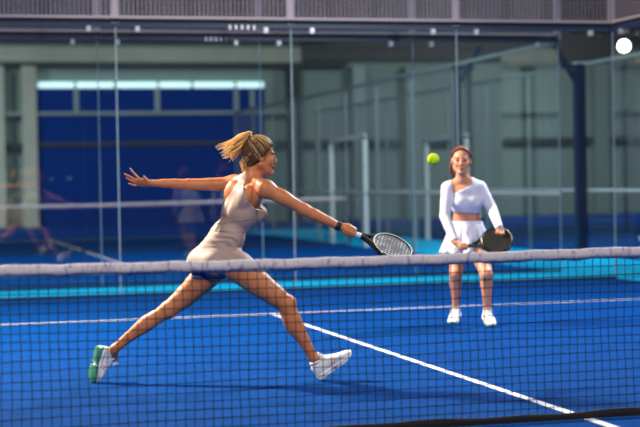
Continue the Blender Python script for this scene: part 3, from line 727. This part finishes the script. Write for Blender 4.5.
# hair
v, F = hd1.hair_cap(.006); hair = obj('hair', (v, F), M['dark_blonde'], np_, True)
knot = (-.068, 0, .1)
def hairline_of(sl, off):                                          # points along the front edge of the hair, ear over forehead to ear
    us = np.linspace(-.055, .14, 400); f = sl*(us+.02)+off+.003; q = 1-((f+.012)/.102)**2-((us-.022)/.0965)**2; ok = q > 0
    us, f, r = us[ok], f[ok], .082*np.sqrt(q[ok]); P = np.concatenate([np.stack([f, r, us], 1), np.stack([f, -r, us], 1)[::-1]])
    L = np.concatenate([[0], np.cumsum(np.linalg.norm(np.diff(P, axis=0), axis=1))]); L /= L[-1]
    return lambda t: V(*[np.interp(t, L, P[:, k]) for k in range(3)])
hl1 = hairline_of(.87, -.01)
lk = MB(); hd1.strands(lk, knot, 330, .0021, .004, hairline=lambda t: hl1(t)); obj('combed_locks', lk, M['dark_blonde'], hair, True)
lk = MB(); hd1.strands(lk, knot, 40, .0015, .0055, hairline=lambda t: hl1(np.clip(rng.normal(.5, .27), .02, .98))+V(*rng.normal(0, .003, 3))); obj('light_streaks', lk, M['blonde'], hair, True)
K0 = hd1.p(*knot)
pt = MB()
for i in range(300):
    a = rng.random()*1.15-.08; dd = rng.normal(0, .03); jt = lambda s: RT*rng.normal(0, s)+UP*rng.normal(0, s)
    mix = lambda p, q: V(p[0]+(q[0]-p[0])*a, p[1]+(q[1]-p[1])*a)
    b0 = K0+V(*rng.normal(0, .007, 3)); p1 = mix((250, 132.8), (246.5, 141)); p2 = mix((241, 135.5), (242, 148)); p3 = mix((229.5, 142.5), (234, 156)); p4 = mix((218, 151), (229, 158.5))
    L = rng.uniform(.62, 1.06)
    C_ = catmull([b0, J(*p1, dd*.4)+jt(.004), J(*p2, dd)+jt(.006), J(*p3, dd*1.5)+jt(.008), J(*p4, dd*2)+jt(.022)], 15)
    k = max(6, int(15*min(L, 1))); pts = C_[:k]
    pt.tube(pts, np.linspace(.0044, .0012, k), 5)
obj('ponytail', pt, M['blonde'], hair, True)
tie = MB().tube([K0-RT*.004+UP*.006+(FW*math.cos(q)+(RT*.5+UP*.8)*math.sin(q))*.017 for q in np.linspace(0, 2*math.pi, 17)[:-1]], .006, 8, True)
obj('hair_tie', tie, M['rubber'], hair, True)
wp = MB()
for i in range(80):
    s0 = hd1.p(rng.uniform(-.1, -.045), rng.normal(0, .035), rng.uniform(-.03, .03)); e = J(rng.uniform(241, 250), rng.uniform(163, 173), rng.normal(-.02, .03))
    wp.tube(catmull([s0, (s0+e)/2+RT*rng.normal(-.012, .01), e], 8), np.linspace(.0028, .001, 8), 5)
obj('loose_strands', wp, M['blonde'], hair, True)
# shoes
make_shoe(np_, *SH[0][:3], ('shoe_white', 'sole_white', 'shoe_white', 'pink'), SH[0][3], sz=SH[0][4])
make_shoe(np_, *SH[1][:3], ('shoe_white', 'sole_white', 'outsole_green', 'pink'), SH[1][3], sz=SH[1][4], lab='white shoe with a green sole turned up on its toe')
make_racket('black framed padel racket with grey patterned face in the lunging woman\'s hand', gR, e2*.52+FW*.855, fc-gR*.04, dict(face='face_grey', frame='racket_black', edge='racket_edge', grip='grip'))

# ------------------------------------------------------------------ the player in white
D1 = 13.2
J1 = lambda x, y, d=0.0: at_depth(x, y, D1+d)
p2 = tag(empty('person', (*ground(472, 325)[:2], 0)), 'woman in a white long sleeved crop top and skirt, facing the ball', 'person')
FH = unit(V(FW[0], FW[1], 0))
toeR, toeL = ground(452, 324.6), ground(492.2, 327.6)
tdR, tdL = unit(-FH*.9-RT*.25-Z*.22), unit(-FH*.93+RT*.10-Z*.24); LS = .262
heR, heL = toeR-tdR*LS+V(0, 0, -.008), toeL-tdL*LS+V(0, 0, -.008)
unR, unL = unit(Z-tdR*tdR[2]), unit(Z-tdL*tdL[2])
anR, anL = heR+tdR*.055+unR*.1, heL+tdL*.055+unL*.1
def between(a, b, t, off=0): return a+(b-a)*t
kR, kL = J1(456, 273, .08), J1(486.5, 274, -.16)
pR, pL = J1(460.5, 239, .2), J1(475, 239, .14)
nk = J1(463, 178.5, -.02); sR, sL = J1(447.8, 188, .0), J1(480, 187.5, .02)
eR, eL = J1(444.8, 216.5, -.06), J1(491.5, 208, -.02); wR, wL = J1(455.2, 242, -.22), J1(498.8, 226.5, -.2)
allp = np.array([sR, sL, eR, eL, wR, wL, kR, kL, heR, heL, toeR, toeL, J1(461, 146, -.1), J1(503, 233, -.3), J1(470, 250, -.35)])
fd = Field(allp.min(0)-V(.1, .14, .02), allp.max(0)+V(.1, .14, .06), .0055)
U2 = unit(nk-J1(467, 222, .12)); F2 = -FW+RT*.03; F2 = unit(F2-U2*(F2@U2)); R2 = np.cross(F2, U2); A2 = np.array([F2, R2, U2])
fd.ell(J1(467.5, 235, .16), A2, (.11, .15, .11)); fd.ell(J1(467, 218, .12), A2, (.088, .12, .1), .04); fd.ell(J1(466.5, 203, .06), A2, (.095, .13, .12), .04); fd.ell(J1(465, 190, .01), A2, (.085, .14, .08), .04)
for q in (-1, 1): fd.ell(J1(465.8, 199, .03)+F2*.07+R2*.055*q, A2, (.045, .06, .055), .04)
fd.cone(nk, sR, .042, .036, .03); fd.cone(nk, sL, .042, .036, .03)
bust = fd.copy(); arms = fd.copy(); arms.d[:] = 1
fd.ell(sR, A2, (.05, .05, .054), .025); fd.ell(sL, A2, (.05, .05, .054), .025)
chain(fd, [sR, between(sR, eR, .5), eR], (.046, .043, .036), .02); chain(fd, [eR, between(eR, wR, .35), wR], (.036, .035, .026), .02)
chain(fd, [sL, between(sL, eL, .5), eL], (.046, .042, .036), .02); chain(fd, [eL, between(eL, wL, .35), wL], (.036, .035, .026), .02)
chain(arms, [sR, between(sR, eR, .5), eR, between(eR, wR, .35), wR], (.05, .043, .037, .035, .027), .02); chain(arms, [sL, between(sL, eL, .5), eL, between(eL, wL, .35), wL], (.05, .042, .037, .035, .027), .02)
upper = bust.crop(np.minimum.reduce([eR, wR, nk, wL])-V(.12, .25, .3), np.maximum.reduce([eL, wL, nk, sR])+V(.12, .25, .1)); sleeves = arms.crop(np.minimum.reduce([eR, wR, nk, wL])-V(.12, .25, .3), np.maximum.reduce([eL, wL, nk, sR])+V(.12, .25, .1)); del bust, arms
chain(fd, [pR, between(pR, kR, .5), kR], (.09, .075, .053), .03); chain(fd, [pL, between(pL, kL, .5), kL], (.09, .075, .053), .03)
for k_, a_2 in ((kR, anR), (kL, anL)):
    x = unit(a_2-k_); m1 = between(k_, a_2, .3)+FW*.015
    chain(fd, [k_, m1, between(k_, a_2, .65), a_2], (.05, .051, .038, .029), .02); fd.ell(k_-FW*.02, np.eye(3), (.043,)*3, .02)
for an, he, td, un in ((anR, heR, tdR, unR), (anL, heL, tdL, unL)):
    fd.cone(an, he+td*.06+un*.06, .03, .03, .012); fd.cone(he+td*.05+un*.05, he+td*.17+un*.045, .027, .02, .012)
g2 = unit(RT*.985+UP*.17); u2p = unit(UP*.985-RT*.17); c2 = J1(463.2, 246.8, -.24)
fist(fd, c2, g2, unit(-FW), u2p, wR, .95, .025)
# free hand resting its fingertips on the racket's rim
pal = J1(500.8, 230.2, -.215); hdx = unit(pal-wL)
fd.cone(wL, pal, .025, .03, .012, FW, .5)
for i, (dx, dy) in enumerate(((-3.0, 3.2), (-1.0, 4.6), (1.2, 4.8), (3.2, 3.8))):
    hand_chain(fd, [pal+RT*(dx*.0055)-UP*.006, J1(500.8+dx*1.0, 230.2+dy*.7, -.245), J1(500.5+dx*1.1, 231+dy, -.235)], .009, .007)
hand_chain(fd, [pal-RT*.02, J1(497, 231, -.22), J1(496.3, 233.5, -.215)], .0105, .008, .006)
hd2 = Head(J1(461.2, 160.3, -.06), -FW*1.0-UP*.03-RT*.08, UP+FW*.03+RT*.02, 1.0)
hd2.sculpt(fd, nk, .049)
v, F = fd.surface(); b2 = obj('body', (v, F), M['skin_fair'], p2, True)
tint(b2, (214, 150, 118), lambda co, col: hd2.paint(co, col, None, brow=(84, 44, 30), iris=(44, 30, 22), sclera=(120, 92, 78)))
del fd
top = upper.copy(); top.d -= .007
def rl(P, x, y, nx, ny): return (P-J1(x, y))@unit(RT*nx-UP*ny)     # distance to a line through (x, y), along direction (nx, ny) in the view
def topcut(P):
    a = rl(P, 467, 212.6, -.05, 1)                                   # bottom hem
    sk = np.maximum.reduce([-rl(P, 450.6, 190, 1, .02), rl(P, 471.3, 180, 1, 0), rl(P, 471, 185, .5, 1), (P-J1(465, 190, .02))@FW-.0])
    a = np.maximum(a, -sk)
    return np.maximum(a, -sph(P, nk+U2*.025, .068))
top.cut(topcut)
sleeves.d -= .0068
sleeves.cut(lambda P: np.maximum.reduce([-sph(P, between(eR, wR, 1.28), .095), -sph(P, between(eL, wL, 1.5), .1), -sph(P, nk+U2*.025, .068)]))
q_ = np.clip(.5+.5*(top.d-sleeves.d)/.02, 0, 1); top.d = sleeves.d*q_+top.d*(1-q_)-.02*q_*(1-q_)
v, F = top.surface(); obj('crop_top', (v, F), M['white_cloth'], p2, True)
sk_ = []; nseg = 120
for t in np.linspace(0, 1, 14):
    c = J1(467, 222.5, .12)*(1-t)+J1(467, 254, .13)*t; hw = .132+.085*t**.85; hd_ = .104+.09*t**.85; ring = []
    for j in range(nseg):
        a = 2*math.pi*j/nseg; pl_ = 1+(.11*math.sin(a*13+1.5*math.sin(a*2))+.04*math.sin(a*29))*t**1.2
        ring.append(c+RT*hw*math.cos(a)*pl_-FW*hd_*math.sin(a)*pl_+UP*(.012*math.sin(a*13)*t))
    sk_.append(ring)
so = obj('skirt', MB().loft(sk_, False), M['white_cloth'], p2, True)
sd = so.modifiers.new('thickness', 'SOLIDIFY'); sd.thickness = .004
wbn = MB().loft([[J1(467, y, .12)+RT*(.133+e)*math.cos(a)-FW*(.105+e)*math.sin(a) for a in np.linspace(0, 2*math.pi, 61)[:-1]] for y, e in ((221.2, 0), (221.8, .004), (224.8, .005), (225.4, 0))], False)
obj('waistband', wbn, M['white_cloth'], so, True)
ib = MB()
v, F = hd2.hair_cap(.005, hair=lambda f, r, u: f-(.8*(u+.02)-.032)); h2 = obj('hair', (v, F), M['auburn'], p2, True)
lk = MB(); hl2 = hairline_of(.8, -.032); hd2.strands(lk, (-.1, 0, .0), 330, .0021, .0035, hairline=hl2); obj('combed_locks', lk, M['auburn'], h2, True)
wp = MB()
for i in range(60):
    s0 = hd2.p(rng.uniform(-.1, -.05), rng.uniform(.04, .075), rng.uniform(-.04, .03)); m = hd2.p(-.05, .085+rng.normal(0, .006), -.08)+V(*rng.normal(0, .006, 3)); e = J1(rng.uniform(452.5, 455.5), rng.uniform(174, 179), -.02)
    wp.tube(catmull([s0, m, e], 8), np.linspace(.0028, .001, 8), 5)
obj('side_locks', wp, M['auburn'], h2, True)
make_shoe(p2, heR, tdR, unR, ('shoe_white', 'sole_white', 'outsole_teal', 'pink'), LS)
make_shoe(p2, heL, tdL, unL, ('shoe_white', 'sole_white', 'outsole_teal', 'pink'), LS)
obj('bracelet', ring_at(MB(), eR, wR, .985, .029, .003), M['gold'], p2, True)
make_racket('all black padel racket held low by the woman in white', g2, u2p*.84+FW*.54, c2-g2*.035, dict(face='face_black', frame='racket_black', edge='racket_black', grip='rubber'))

# ------------------------------------------------------------------ ball
bc = at_y(433.4, 159.2, .8)
tb = tag(obj('tennis_ball', MB().ball((0, 0, 0), .0335, 32, 20), M['ball'], smooth=True), 'yellow green ball in the air before the woman in white', 'ball')
sm = MB(); pts = []
for t in np.linspace(0, 2*math.pi, 81)[:-1]:
    q = V(.76*math.cos(t)+.24*math.cos(3*t), .76*math.sin(t)-.24*math.sin(3*t), .85*math.sin(2*t)); pts.append(unit(q)*.0334)
obj('seam', sm.tube(pts, .0011, 6, True), M['seam'], tb, True)
tb.location = bc; tb.rotation_euler = (.5, .7, .3); LOC[tb] = bc

# ------------------------------------------------------------------ light: four floodlights of the court, added fill lamps beyond it, dim ambient in the hall
def flood(loc, aim, watts, col, size=.45, spot=100):
    l = D.lights.new('court_and_fill_light', 'AREA'); l.shape = 'RECTANGLE'; l.size = size; l.size_y = size*.7; l.energy = watts; l.color = col; l.spread = math.radians(150)
    o = D.objects.new('court_and_fill_light', l); C.objects.link(o); o.location = loc
    o.rotation_euler = (Vector(aim)-Vector(loc)).to_track_quat('-Z', 'Y').to_euler(); return o
flood((-5.2, 6.8, 5.4), (-.8, 2.2, .6), 1450, (1, .85, .66))
flood((-5.2, -4.6, 6.0), (0, 2.5, .5), 340, (1, .92, .82))
flood((5.2, 6.6, 6.0), (.5, 2.5, .5), 620, (.9, .94, 1))
flood((5.2, -4.6, 6.0), (0, 4, .5), 230, (.92, .95, 1))
for x, y, e in ((-3, 14.0, 420), (3.4, 13.4, 420), (10, 16, 330), (-7, 33, 1050), (5, 33, 190), (15, 33, 330)): flood((x, y, 7.5), (x, y+3.5, 0), e, (.96, .98, .94), .6)  # unseen fill lamps added to brighten the courts and wall behind the glass
w = D.worlds.new('hall ambient'); S.world = w; w.use_nodes = True
w.node_tree.nodes['Background'].inputs[0].default_value = (.66, .72, .74, 1); w.node_tree.nodes['Background'].inputs[1].default_value = .07
